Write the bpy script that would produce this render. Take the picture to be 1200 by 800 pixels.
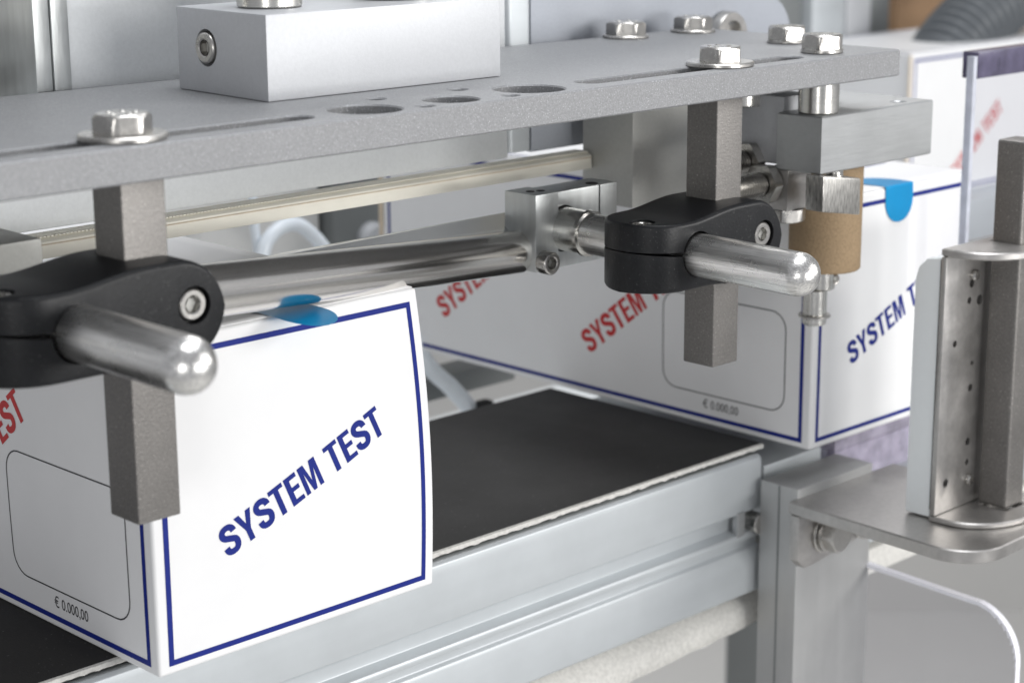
import bpy, bmesh, math, random
from mathutils import Vector, Matrix
random.seed(4)
S = 0.001                      # everything below is written in millimetres
scene = bpy.context.scene
for o in list(bpy.data.objects): bpy.data.objects.remove(o)
col = scene.collection

# ------------------------------------------------------------------ camera
CAM = Vector((-287.71, -438.35, 225.83))
RX = Vector((0.71492509, -0.69917417, -0.00613151))
RY = Vector((0.17359325, 0.16899555, 0.9702092))
RZ = Vector((-0.67730901, -0.69469129, 0.24219108))
cd = bpy.data.cameras.new('camera'); cam = bpy.data.objects.new('camera', cd); col.objects.link(cam)
m = Matrix((RX, RY, RZ)).transposed().to_4x4(); m.translation = CAM * S
cam.matrix_world = m
cd.sensor_width = 36; cd.lens = 69.06; cd.clip_start = 0.01; cd.clip_end = 50
cd.dof.use_dof = True; cd.dof.focus_distance = 0.60; cd.dof.aperture_fstop = 16; cd.dof.aperture_blades = 8
scene.camera = cam

# ------------------------------------------------------------------ light
world = bpy.data.worlds.new('World'); scene.world = world; world.use_nodes = True
bg = world.node_tree.nodes['Background']; bg.inputs[0].default_value = (0.93, 0.95, 1.0, 1); bg.inputs[1].default_value = 0.42
def area(name, loc, target, sx, sy, watts, color=(1, 1, 1)):
    l = bpy.data.lights.new(name, 'AREA'); l.shape = 'RECTANGLE'; l.size = sx * S; l.size_y = sy * S
    l.energy = watts; l.color = color
    o = bpy.data.objects.new(name, l); col.objects.link(o)
    d = Vector(target) - Vector(loc)
    o.location = Vector(loc) * S; o.rotation_euler = d.to_track_quat('-Z', 'Y').to_euler()
    return o
area('key_softbox', (1000, -980, 470), (170, 0, 70), 520, 420, 8.8, (1.0, 0.985, 0.96))
area('low_front_softbox', (330, -1200, 135), (150, 60, 115), 500, 160, 6.6, (1.0, 0.99, 0.97))
area('overhead_softbox', (250, -150, 1250), (200, 80, 60), 900, 500, 10, (0.96, 0.98, 1.0))
area('fill_softbox', (-930, -800, 190), (100, 60, 115), 320, 260, 2.3, (1.0, 0.99, 0.97))
area('rear_softbox', (1500, 1100, 1300), (900, 600, 0), 800, 800, 18)
scene.view_settings.view_transform = 'Standard'; scene.view_settings.look = 'None'
scene.view_settings.exposure = 0.07; scene.view_settings.gamma = 1.0
scene.render.engine = 'CYCLES'
scene.cycles.max_bounces = 10; scene.cycles.transparent_max_bounces = 16; scene.cycles.sample_clamp_indirect = 4

# ------------------------------------------------------------------ materials
def mat(name, color, rough=0.5, metal=0.0, noise=0.0, nscale=400, stretch=(1, 1, 1), bump=0.0, bscale=1500, rvar=0.0,
        spec=0.5, trans=0.0, ior=1.45, speck=None, coat=0.0, smudge=0.0, aniso=0.0):
    m = bpy.data.materials.new(name); m.use_nodes = True; nt = m.node_tree; N = nt.nodes; L = nt.links
    p = N['Principled BSDF']; p.inputs['Metallic'].default_value = metal; p.inputs['Roughness'].default_value = rough
    p.inputs['Specular IOR Level'].default_value = spec; p.inputs['IOR'].default_value = ior
    p.inputs['Transmission Weight'].default_value = trans; p.inputs['Coat Weight'].default_value = coat
    p.inputs['Anisotropic'].default_value = aniso
    tc = N.new('ShaderNodeTexCoord'); mp = N.new('ShaderNodeMapping'); mp.inputs['Scale'].default_value = stretch
    L.new(tc.outputs['Object'], mp.inputs['Vector'])
    n = N.new('ShaderNodeTexNoise'); n.inputs['Scale'].default_value = nscale; n.inputs['Detail'].default_value = 5
    L.new(mp.outputs[0], n.inputs['Vector'])
    c = Vector(color)
    r = N.new('ShaderNodeValToRGB'); r.color_ramp.elements[0].position = 0.3; r.color_ramp.elements[1].position = 0.7
    r.color_ramp.elements[0].color = (*(c * (1 - noise)), 1); r.color_ramp.elements[1].color = (*[min(1, v) for v in c * (1 + noise)], 1)
    L.new(n.outputs['Fac'], r.inputs['Fac'])
    out = r.outputs['Color']
    if smudge:
        n3 = N.new('ShaderNodeTexNoise'); n3.inputs['Scale'].default_value = 45; n3.inputs['Detail'].default_value = 6; n3.inputs['Roughness'].default_value = 0.65
        L.new(tc.outputs['Object'], n3.inputs['Vector'])
        mr = N.new('ShaderNodeMapRange'); mr.inputs[1].default_value = 0.35; mr.inputs[2].default_value = 0.7
        mr.inputs[3].default_value = 1 - smudge; mr.inputs[4].default_value = 1.0; L.new(n3.outputs['Fac'], mr.inputs[0])
        mx = N.new('ShaderNodeMix'); mx.data_type = 'RGBA'; mx.blend_type = 'MULTIPLY'; mx.inputs['Factor'].default_value = 1
        L.new(out, mx.inputs[6]); L.new(mr.outputs[0], mx.inputs[7]); out = mx.outputs[2]
        m2 = N.new('ShaderNodeMapRange'); m2.inputs[1].default_value = 0.3; m2.inputs[2].default_value = 0.7
        m2.inputs[3].default_value = rough - rvar; m2.inputs[4].default_value = rough + rvar + smudge * .3
        L.new(n3.outputs['Fac'], m2.inputs[0]); L.new(m2.outputs[0], p.inputs['Roughness'])
    if speck:
        v = N.new('ShaderNodeTexNoise'); v.inputs['Scale'].default_value = speck[0]; v.inputs['Detail'].default_value = 1
        L.new(tc.outputs['Object'], v.inputs['Vector'])
        mr = N.new('ShaderNodeMapRange'); mr.inputs[1].default_value = speck[1]; mr.inputs[2].default_value = speck[1] + 0.06
        L.new(v.outputs['Fac'], mr.inputs[0])
        mx = N.new('ShaderNodeMix'); mx.data_type = 'RGBA'; L.new(mr.outputs[0], mx.inputs['Factor']); L.new(out, mx.inputs[6])
        mx.inputs[7].default_value = (*speck[2], 1); out = mx.outputs[2]
    L.new(out, p.inputs['Base Color'])
    if bump:
        n2 = N.new('ShaderNodeTexNoise'); n2.inputs['Scale'].default_value = bscale; n2.inputs['Detail'].default_value = 3
        L.new(mp.outputs[0], n2.inputs['Vector'])
        b = N.new('ShaderNodeBump'); b.inputs['Strength'].default_value = bump; b.inputs['Distance'].default_value = 0.0002
        L.new(n2.outputs['Fac'], b.inputs['Height']); L.new(b.outputs[0], p.inputs['Normal'])
    return m
M = {}
M['card'] = mat('white_coated_card', (0.80, 0.80, 0.805), 0.42, smudge=0.025, noise=0.008, nscale=60, bump=0.05, bscale=250, spec=0.4)
M['card_cut'] = mat('card_cut_edge', (0.62, 0.52, 0.40), 0.8, noise=0.1)
M['blue_ink'] = mat('blue_ink', (0.010, 0.022, 0.20), 0.5, spec=0.25, noise=0.06, nscale=300)
M['red_ink'] = mat('red_ink', (0.52, 0.016, 0.018), 0.42, noise=0.05, nscale=300)
M['black_ink'] = mat('black_ink', (0.03, 0.03, 0.035), 0.45)
M['label'] = mat('blue_seal_film', (0.0, 0.25, 0.53), 0.3, noise=0.03, nscale=120)
M['plate'] = mat('grey_blasted_anodised', (0.255, 0.258, 0.266), 0.55, 0.35, noise=0.12, nscale=1500, bump=0.55, bscale=1700, speck=(2800, 0.66, (0.52, 0.53, 0.55)), smudge=0.05)
M['alu'] = mat('anodised_aluminium', (0.44, 0.45, 0.455), 0.42, 0.7, noise=0.04, nscale=500, stretch=(.15, 1, 1.2), bump=0.18, bscale=1100, smudge=0.06)
M['alu_white'] = mat('pale_matt_aluminium', (0.50, 0.51, 0.53), 0.48, 0.35, noise=0.03, nscale=900, bump=0.16, bscale=1800, smudge=0.04)
M['alu_frame'] = mat('frame_aluminium', (0.56, 0.59, 0.61), 0.48, 0.45, noise=0.02, nscale=200, stretch=(.05, 1, 1), smudge=0.06, bump=0.03, bscale=700)
M['post'] = mat('grey_post_metal', (0.45, 0.452, 0.45), 0.42, 0.6, noise=0.03, nscale=200, stretch=(1, 1, .05), bump=0.08, smudge=0.08)
M['alu_pale'] = mat('pale_housing_sheet', (0.70, 0.72, 0.735), 0.5, 0.3, noise=0.03, nscale=900, bump=0.12, bscale=1800, smudge=0.05)
M['side_plate'] = mat('bluish_grey_sheet', (0.36, 0.38, 0.42), 0.5, 0.3, noise=0.03, nscale=900, bump=0.12, bscale=1800, smudge=0.06)
M['alu_bracket'] = mat('milled_aluminium', (0.60, 0.62, 0.62), 0.40, 0.85, noise=0.08, nscale=350, stretch=(1, 1, .15), bump=0.25, bscale=900, smudge=0.12, rvar=.05)
M['grey_block'] = mat('grey_hard_anodised', (0.44, 0.44, 0.42), 0.5, 0.5, noise=0.04, nscale=900, bump=0.12, smudge=0.06)
M['steel'] = mat('brushed_stainless', (0.78, 0.77, 0.75), 0.27, 1.0, noise=0.26, nscale=1500, stretch=(1, .03, 1), bump=0.4, bscale=2200, smudge=0.10, rvar=.04)
M['steel_turned'] = mat('turned_stainless', (0.62, 0.61, 0.58), 0.24, 1.0, noise=0.08, nscale=600, stretch=(.1, .1, 4), bump=0.16, bscale=900, smudge=0.08, rvar=.04)
M['polished'] = mat('polished_stainless', (0.72, 0.70, 0.67), 0.18, 1.0, noise=0.05, nscale=2500, stretch=(.02, 1, 1), bump=0.03, bscale=3500)
M['bar'] = mat('drawn_steel_bar', (0.225, 0.215, 0.205), 0.45, 0.75, noise=0.14, nscale=1200, bump=0.5, bscale=1500, smudge=0.15, speck=(1800, .69, (.48, .46, .44)))
M['bracket_steel'] = mat('plain_steel_sheet', (0.50, 0.485, 0.47), 0.38, 0.9, noise=0.06, nscale=500, bump=0.12, bscale=900, smudge=0.14, rvar=.06)
M['bolt'] = mat('bolt_stainless', (0.54, 0.525, 0.50), 0.26, 1.0, noise=0.08, nscale=900, bump=0.16, bscale=900, smudge=0.18, rvar=.05)
M['black'] = mat('black_nylon', (0.009, 0.0095, 0.011), 0.40, noise=0.2, nscale=900, bump=0.3, bscale=1300, spec=0.32, speck=(1300, .70, (.05, .05, .05)), smudge=0.1)
M['sawn_steel'] = mat('saw_marked_steel', (0.44, 0.43, 0.41), 0.38, 0.9, noise=0.45, nscale=1500, stretch=(1.0, 1, .18), bump=0.5, bscale=2200)
M['shoe_plate'] = mat('bright_rolled_sheet', (0.86, 0.87, 0.88), 0.24, 0.9, noise=0.03, nscale=900, bump=0.04)
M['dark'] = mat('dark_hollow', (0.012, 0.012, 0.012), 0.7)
M['belt'] = mat('black_belt_rubber', (0.014, 0.0135, 0.0135), 0.58, noise=0.15, nscale=900, bump=0.3, bscale=1800, speck=(900, .72, (.10, .10, .10)), smudge=0.3, spec=.4)
M['fabric'] = mat('pale_belt_fabric', (0.62, 0.61, 0.58), 0.85, noise=0.12, nscale=700, bump=0.8, bscale=1100)
M['cream'] = mat('cream_urethane', (0.88, 0.85, 0.75), 0.50, noise=0.05, nscale=200, stretch=(.3, 1, 1), bump=0.1, smudge=0.05)
M['cork'] = mat('brown_rubber_cork', (0.31, 0.22, 0.13), 0.8, noise=0.14, nscale=1100, bump=0.6, bscale=1300)
M['white_plastic'] = mat('white_slide_plastic', (0.80, 0.83, 0.84), 0.4, noise=0.01, bump=0.03)
M['wall'] = mat('grey_backdrop', (0.62, 0.615, 0.60), 0.8, noise=0.06, nscale=3)
M['panel_dark'] = mat('grey_machine_panel', (0.20, 0.21, 0.21), 0.55, 0.2, noise=0.05, nscale=10)
M['brown'] = mat('brown_cardboard', (0.30, 0.19, 0.11), 0.85, noise=0.1, nscale=30)
M['hose'] = mat('grey_hose_plastic', (0.11, 0.12, 0.13), 0.3, noise=0.05)
M['tube'] = mat('milky_air_tube', (0.72, 0.77, 0.82), 0.25, noise=0.02)
def sheet_mat(name, tint, rough=0.03, mixmin=0.04):
    m = bpy.data.materials.new(name); m.use_nodes = True; N = m.node_tree.nodes; L = m.node_tree.links
    N.remove(N['Principled BSDF']); o = N['Material Output']
    t = N.new('ShaderNodeBsdfTransparent'); t.inputs[0].default_value = (*tint, 1)
    g = N.new('ShaderNodeBsdfGlossy'); g.inputs['Roughness'].default_value = rough; g.inputs['Color'].default_value = (1, 1, 1, 1)
    f = N.new('ShaderNodeFresnel'); f.inputs[0].default_value = 1.49
    x = N.new('ShaderNodeMixShader'); ge = N.new('ShaderNodeNewGeometry'); iv = N.new('ShaderNodeMath'); iv.operation = 'SUBTRACT'; iv.inputs[0].default_value = 1; L.new(ge.outputs['Backfacing'], iv.inputs[1]); mu = N.new('ShaderNodeMath'); mu.operation = 'MULTIPLY'; L.new(f.outputs[0], mu.inputs[0]); L.new(iv.outputs[0], mu.inputs[1]); L.new(mu.outputs[0], x.inputs[0]); L.new(t.outputs[0], x.inputs[1]); L.new(g.outputs[0], x.inputs[2])
    L.new(x.outputs[0], o.inputs['Surface']); return m
M['acrylic'] = sheet_mat('clear_acrylic', (0.94, 0.94, 0.955))
M['acrylic_purple'] = mat('acrylic_saw_cut_edge', (0.16, 0.145, 0.23), 0.2, noise=0.35, nscale=120, trans=0.45, bump=.3, bscale=500)
M['acrylic_cut'] = mat('sawn_acrylic_edge', (0.66, 0.68, 0.76), 0.30, noise=0.12, nscale=200, trans=0.3)
M['acrylic_violet'] = mat('violet_tinted_acrylic', (0.56, 0.52, 0.64), 0.15, noise=0.25, nscale=160, trans=0.5, bump=.3, bscale=200)
M['acrylic_edge'] = mat('polished_acrylic_edge', (0.92, 0.92, 1.0), 0.25, noise=0.02, spec=.8)

# ------------------------------------------------------------------ geometry helpers
class B:
    def __init__(s): s.bm = bmesh.new()
    def _add(s, verts, faces, bev=0, seg=2, ang=35):
        b = bmesh.new(); vs = [b.verts.new(v) for v in verts]
        for f in faces:
            try: b.faces.new([vs[i] for i in f])
            except ValueError: pass
        bmesh.ops.recalc_face_normals(b, faces=b.faces)
        if bev:
            ed = [e for e in b.edges if len(e.link_faces) == 2 and e.calc_face_angle(0) > math.radians(ang)]
            bmesh.ops.bevel(b, geom=ed, offset=bev, segments=seg, profile=0.6, affect='EDGES', clamp_overlap=True)
        me = bpy.data.meshes.new('tmp'); b.to_mesh(me); b.free(); s.bm.from_mesh(me); bpy.data.meshes.remove(me)
        return s
    def box(s, x0, x1, y0, y1, z0, z1, bev=0.4, seg=2):
        v = [(x, y, z) for z in (z0, z1) for x, y in ((x0, y0), (x1, y0), (x1, y1), (x0, y1))]
        return s._add(v, [(0, 1, 2, 3), (4, 5, 6, 7), (0, 1, 5, 4), (1, 2, 6, 5), (2, 3, 7, 6), (3, 0, 4, 7)], bev, seg)
    def prism(s, poly, axis, a, b, bev=0.4, seg=2, ang=35):
        def P(u, w, t):
            return {'x': (t, u, w), 'y': (u, t, w), 'z': (u, w, t)}[axis]
        n = len(poly)
        v = [P(u, w, a) for u, w in poly] + [P(u, w, b) for u, w in poly]
        f = [tuple(range(n)), tuple(range(n, 2 * n))] + [(i, (i + 1) % n, n + (i + 1) % n, n + i) for i in range(n)]
        return s._add(v, f, bev, seg, ang)
    def lathe(s, o, d, prof, n=40, rot=0.0, caps=True):
        o = Vector(o); d = Vector(d).normalized(); a = d.orthogonal().normalized(); c = d.cross(a)
        v = []; f = []
        for t, r in prof:
            for k in range(n):
                th = rot + 2 * math.pi * k / n
                v.append(o + d * t + (a * math.cos(th) + c * math.sin(th)) * max(r, 1e-3))
        for i in range(len(prof) - 1):
            for k in range(n):
                f.append((i * n + k, i * n + (k + 1) % n, (i + 1) * n + (k + 1) % n, (i + 1) * n + k))
        if caps: f += [tuple(range(n)), tuple(range((len(prof) - 1) * n, len(prof) * n))]
        return s._add(v, f)
    def cyl(s, p, q, r, n=40, ch=0.4):
        p = Vector(p); q = Vector(q); L = (q - p).length
        return s.lathe(p, q - p, [(0, r - ch), (ch, r), (L - ch, r), (L, r - ch)], n)
    def tube(s, pts, r, n=16):
        pts = [Vector(p) for p in pts]; v = []; f = []; up = Vector((0.3, 0.2, 1)).normalized()
        for i, p in enumerate(pts):
            t = (pts[min(i + 1, len(pts) - 1)] - pts[max(i - 1, 0)]).normalized()
            a = t.cross(up).normalized(); c = t.cross(a)
            rr = r(i) if callable(r) else r
            for k in range(n):
                th = 2 * math.pi * k / n; v.append(p + (a * math.cos(th) + c * math.sin(th)) * rr)
        for i in range(len(pts) - 1):
            for k in range(n): f.append((i * n + k, i * n + (k + 1) % n, (i + 1) * n + (k + 1) % n, (i + 1) * n + k))
        f += [tuple(range(n)), tuple(range((len(pts) - 1) * n, len(pts) * n))]
        return s._add(v, f)
    def hexhead(s, o, d, af, h, rot=0.0):
        R = af / math.sqrt(3)
        o = Vector(o); d = Vector(d).normalized(); a = d.orthogonal().normalized(); c = d.cross(a)
        v = []; f = []
        n = 48
        def hr(th):
            t = (th - rot) % (math.pi / 3) - math.pi / 6
            return (af / 2) / math.cos(t)
        lv = [(0, None), (h * .72, None), (h * .86, 'c'), (h, 'top')]
        for t, kind in lv:
            for k in range(n):
                th = 2 * math.pi * k / n; r = hr(th)
                if kind == 'c': r = min(r, R * .965); 
                if kind == 'top': r = min(r, af / 2 * .96)
                tt = t
                if kind is None and t > 0: tt = h * .95 - (r - af / 2) / (R - af / 2) * h * .20
                if kind == 'c': tt = max(h * .95 - (r - af / 2) / (R - af / 2) * h * .14, h * .8)
                v.append(o + d * tt + (a * math.cos(th) + c * math.sin(th)) * r)
        for i in range(3):
            for k in range(n): f.append((i * n + k, i * n + (k + 1) % n, (i + 1) * n + (k + 1) % n, (i + 1) * n + k))
        f += [tuple(range(n)), tuple(range(3 * n, 4 * n))]
        return s._add(v, f)
    def grid(s, P, nu, nv):
        v = [P(i / nu, j / nv) for j in range(nv + 1) for i in range(nu + 1)]
        f = [(j * (nu + 1) + i, j * (nu + 1) + i + 1, (j + 1) * (nu + 1) + i + 1, (j + 1) * (nu + 1) + i) for j in range(nv) for i in range(nu)]
        b = bmesh.new(); vs = [b.verts.new(p) for p in v]
        for q in f: b.faces.new([vs[i] for i in q])
        me = bpy.data.meshes.new('tmp'); b.to_mesh(me); b.free(); s.bm.from_mesh(me); bpy.data.meshes.remove(me)
        return s
    def poly(s, pts, fn):
        """flat polygon list in face coordinates, triangulated, mapped through fn"""
        b = bmesh.new(); vs = [b.verts.new((u, w, 0)) for u, w in pts]; b.faces.new(vs); b.normal_update()
        bmesh.ops.triangulate(b, faces=b.faces)
        for v in b.verts: v.co = Vector(fn(v.co.x, v.co.y))
        me = bpy.data.meshes.new('tmp'); b.to_mesh(me); b.free(); s.bm.from_mesh(me); bpy.data.meshes.remove(me)
    def build(s, name, material, parent=None, origin=None, ang=32, weld=False):
        if weld: bmesh.ops.remove_doubles(s.bm, verts=s.bm.verts, dist=0.01)
        base = Vector(parent['o']) if parent is not None else Vector(origin or (0, 0, 0))
        for v in s.bm.verts: v.co = (v.co - base) * S
        me = bpy.data.meshes.new(name); s.bm.to_mesh(me); s.bm.free()
        me.polygons.foreach_set('use_smooth', [True] * len(me.polygons)); me.set_sharp_from_angle(angle=math.radians(ang))
        me.materials.append(M[material] if isinstance(material, str) else material)
        o = bpy.data.objects.new(name, me); col.objects.link(o)
        if parent is not None:
            o.parent = parent['e']
        else: o.location = base * S
        return {'e': o, 'o': tuple(base)}
def tag(o, label, cat, group=None, kind=None):
    e = o['e'] if isinstance(o, dict) else o
    if label: e['label'] = label
    if cat: e['category'] = cat
    if group: e['group'] = group
    if kind: e['kind'] = kind
    return o
def thing(name, label, cat, base, group=None):
    o = bpy.data.objects.new(name, None); col.objects.link(o); o.location = Vector(base) * S; o.empty_display_size = .01
    return tag({'e': o, 'o': tuple(base)}, label, cat, group)
def copy_thing(t, base, label, group=None, rz=0.0):
    def rec(o, parent):
        c = o.copy(); col.objects.link(c)
        if parent is not None: c.parent = parent
        for ch in [x for x in bpy.data.objects if x.parent == o]: rec(ch, c)
        return c
    r = rec(t['e'], None); r.location = Vector(base) * S; r.rotation_euler.z = rz; r['label'] = label
    if group: r['group'] = group
    return {'e': r, 'o': tuple(base)}
def cutmesh(target, cutters, solver='EXACT'):
    """boolean difference of builder meshes, evaluated at once"""
    o = target['e']
    for c in cutters:
        mo = o.modifiers.new('cut', 'BOOLEAN'); mo.operation = 'DIFFERENCE'; mo.object = c['e']; mo.solver = solver
    bpy.context.view_layer.update()
    dg = bpy.context.evaluated_depsgraph_get()
    me = bpy.data.meshes.new_from_object(o.evaluated_get(dg)); o.modifiers.clear()
    old = o.data; o.data = me
    me.polygons.foreach_set('use_smooth', [True] * len(me.polygons)); me.set_sharp_from_angle(angle=math.radians(30))
    for c in cutters: bpy.data.objects.remove(c['e'])
def curve_plate(name, outline, holes, z0, z1, bev, material, parent):
    """plate with real holes: filled 2D curve extruded and edge-bevelled"""
    cu = bpy.data.curves.new(name, 'CURVE'); cu.dimensions = '2D'; cu.fill_mode = 'BOTH'
    ox, oy, oz = parent['o']
    for loop in [outline] + holes:
        sp = cu.splines.new('POLY'); sp.points.add(len(loop) - 1); sp.use_cyclic_u = True
        for p, (x, y) in zip(sp.points, loop): p.co = ((x - ox) * S, (y - oy) * S, 0, 1)
    cu.extrude = ((z1 - z0) / 2 - bev) * S; cu.bevel_depth = bev * S; cu.bevel_resolution = 0; cu.offset = -bev * S
    t = bpy.data.objects.new('t', cu); col.objects.link(t); bpy.context.view_layer.update()
    me = bpy.data.meshes.new_from_object(t.evaluated_get(bpy.context.evaluated_depsgraph_get()))
    bpy.data.objects.remove(t)
    for v in me.vertices: v.co.z += ((z0 + z1) / 2 - oz) * S
    me.name = name; me.polygons.foreach_set('use_smooth', [True] * len(me.polygons)); me.set_sharp_from_angle(angle=math.radians(25))
    me.materials.clear(); me.materials.append(M[material])
    o = bpy.data.objects.new(name, me); col.objects.link(o); o.parent = parent['e']
    return {'e': o, 'o': parent['o']}
def circ(x, y, r, n=40): return [(x + r * math.cos(2 * math.pi * k / n), y + r * math.sin(2 * math.pi * k / n)) for k in range(n)]
def slot(x0, x1, y, r, n=16):
    return [(x1 + r * math.sin(math.pi * k / n), y - r * math.cos(math.pi * k / n)) for k in range(n + 1)] + \
           [(x0 - r * math.sin(math.pi * k / n), y + r * math.cos(math.pi * k / n)) for k in range(n + 1)]
def rrect(x0, x1, y0, y1, r, n=6):
    out = []
    for cx, cy, a in ((x1 - r, y0 + r, -90), (x1 - r, y1 - r, 0), (x0 + r, y1 - r, 90), (x0 + r, y0 + r, 180)):
        for k in range(n + 1):
            t = math.radians(a + 90 * k / n); out.append((cx + r * math.cos(t), cy + r * math.sin(t)))
    return out
def pix(u, w, **k):
    """a point of the place on a given plane, in mm, from its direction in the 1200x800 survey picture"""
    d = RX * (u - 600) - RY * (w - 400) - RZ * 2302
    ax, v = list(k.items())[0]; i = 'xyz'.index(ax)
    return CAM + d * ((v - CAM[i]) / d[i])

# ------------------------------------------------------------------ lettering
SP = [(.49, .69), (.475, .79), (.40, .88), (.29, .905), (.18, .885), (.11, .81), (.10, .71), (.15, .62), (.26, .55), (.36, .49), (.46, .42), (.49, .30), (.455, .17), (.38, .11), (.28, .095), (.17, .12), (.105, .19), (.085, .31)]
def stroke(pts, w):
    L = []; R = []
    P = []
    for i in range(len(pts) - 1):                       # Catmull-Rom refinement
        p0 = pts[max(i - 1, 0)]; p1 = pts[i]; p2 = pts[i + 1]; p3 = pts[min(i + 2, len(pts) - 1)]
        for t in (0, .5):
            P.append(tuple(.5 * (2 * b + (c - a) * t + (2 * a - 5 * b + 4 * c - d) * t * t + (-a + 3 * b - 3 * c + d) * t ** 3) for a, b, c, d in zip(p0, p1, p2, p3)))
    P.append(pts[-1])
    for i, p in enumerate(P):
        a = P[max(i - 1, 0)]; b = P[min(i + 1, len(P) - 1)]; dx = b[0] - a[0]; dy = b[1] - a[1]; l = math.hypot(dx, dy)
        L.append((p[0] - dy / l * w / 2, p[1] + dx / l * w / 2)); R.append((p[0] + dy / l * w / 2, p[1] - dx / l * w / 2))
    return [[L[i], R[i], R[i + 1], L[i + 1]] for i in range(len(P) - 1)]
W_ = .18
GL = {
 'S': (.58, stroke(SP, .20)),
 'Y': (.60, [[(.21, 0), (.39, 0), (.39, .40), (.61, 1), (.42, 1), (.30, .60), (.18, 1), (-.01, 1), (.21, .40)]]),
 'T': (.52, [[(.17, 0), (.35, 0), (.35, .85), (.53, .85), (.53, 1), (-.01, 1), (-.01, .85), (.17, .85)]]),
 'E': (.50, [[(.03, 0), (.50, 0), (.50, .155), (.21, .155), (.21, .44), (.47, .44), (.47, .59), (.21, .59), (.21, .845), (.49, .845), (.49, 1), (.03, 1)]]),
 'M': (.74, [[(.03, 0), (.18, 0), (.18, .72), (.31, 0), (.44, 0), (.57, .72), (.57, 0), (.72, 0), (.72, 1), (.49, 1), (.375, .34), (.26, 1), (.03, 1)]]),
 ' ': (.24, []),
}
def letters(text, fn, u0, w0, ang, cap, length):
    """bold capitals run from (u0,w0) at ang degrees on a face whose mapping is fn"""
    tot = sum(GL[c][0] for c in text) + .055 * (len(text) - 1); k = length / (tot * cap)
    b = B(); x = 0; ca, sa = math.cos(math.radians(ang)), math.sin(math.radians(ang))
    for c in text:
        for pl in GL[c][1]:
            b.poly([(u0 + ((x + px) * cap * k) * ca - py * cap * sa, w0 + ((x + px) * cap * k) * sa + py * cap * ca) for px, py in pl], fn)
        x += GL[c][0] + .055
    return b
def font_text(text, fn, u0, w0, size, name, parent, squeeze=.85):
    cu = bpy.data.curves.new('t', 'FONT'); cu.body = text; cu.size = size; cu.fill_mode = 'FRONT'; cu.resolution_u = 3
    t = bpy.data.objects.new('t', cu); col.objects.link(t); bpy.context.view_layer.update()
    me = bpy.data.meshes.new_from_object(t.evaluated_get(bpy.context.evaluated_depsgraph_get())); bpy.data.objects.remove(t)
    b = B()
    for v in me.vertices: v.co = Vector(fn(u0 + v.co.x * squeeze, w0 + v.co.y))
    b.bm.from_mesh(me); return b.build(name, 'black_ink', parent)
def strip(b, pts, w, fn, sub=6, closed=False):
    """a printed line of width w along a polyline, cut finely so that it follows the board"""
    n = len(pts)
    segs = [(pts[i], pts[(i + 1) % n]) for i in range(n if closed else n - 1)]
    P = []
    for p, q in segs:
        k = max(1, int(math.hypot(q[0] - p[0], q[1] - p[1]) / sub))
        P += [(p[0] + (q[0] - p[0]) * j / k, p[1] + (q[1] - p[1]) * j / k) for j in range(k)]
    if not closed: P.append(pts[-1])
    m_ = len(P); Lf = []; Rt = []
    for i, p in enumerate(P):
        a = P[(i - 1) % m_] if (closed or i) else p; c = P[(i + 1) % m_] if (closed or i < m_ - 1) else p
        d1 = Vector((p[0] - a[0], p[1] - a[1])); d2 = Vector((c[0] - p[0], c[1] - p[1]))
        if d1.length < 1e-6: d1 = d2
        if d2.length < 1e-6: d2 = d1
        d1.normalize(); d2.normalize(); t = (d1 + d2).normalized(); s_ = 1 / max(.5, t.dot(d1)); nx, ny = -t.y * w / 2 * s_, t.x * w / 2 * s_
        Lf.append((p[0] + nx, p[1] + ny)); Rt.append((p[0] - nx, p[1] - ny))
    for i in range(m_ if closed else m_ - 1):
        j = (i + 1) % m_; b.poly([Lf[i], Rt[i], Rt[j], Lf[j]], fn)

# ------------------------------------------------------------------ the setting
def struct(name, b, material): return tag(b.build(name, material), None, None, kind='structure')
D = -RZ; D = Vector((D.x, D.y, 0)).normalized(); RT = Vector((D.y, -D.x, 0))
b = B(); c0 = Vector((CAM.x, CAM.y, 0)) + D * 2300
b._add([c0 - RT * 2600 + Vector((0, 0, -700)), c0 + RT * 2600 + Vector((0, 0, -700)), c0 + RT * 2600 + Vector((0, 0, 1500)), c0 - RT * 2600 + Vector((0, 0, 1500))], [(0, 1, 2, 3)])
struct('wall', b, 'wall')
b = B(); b._add([c0 - RT * 2600 - D * 2900 + Vector((0, 0, -699)), c0 + RT * 2600 - D * 2900 + Vector((0, 0, -699)), c0 + RT * 2600 + Vector((0, 0, -699)), c0 - RT * 2600 + Vector((0, 0, -699))], [(0, 1, 2, 3)])
struct('floor', b, 'wall')

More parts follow.
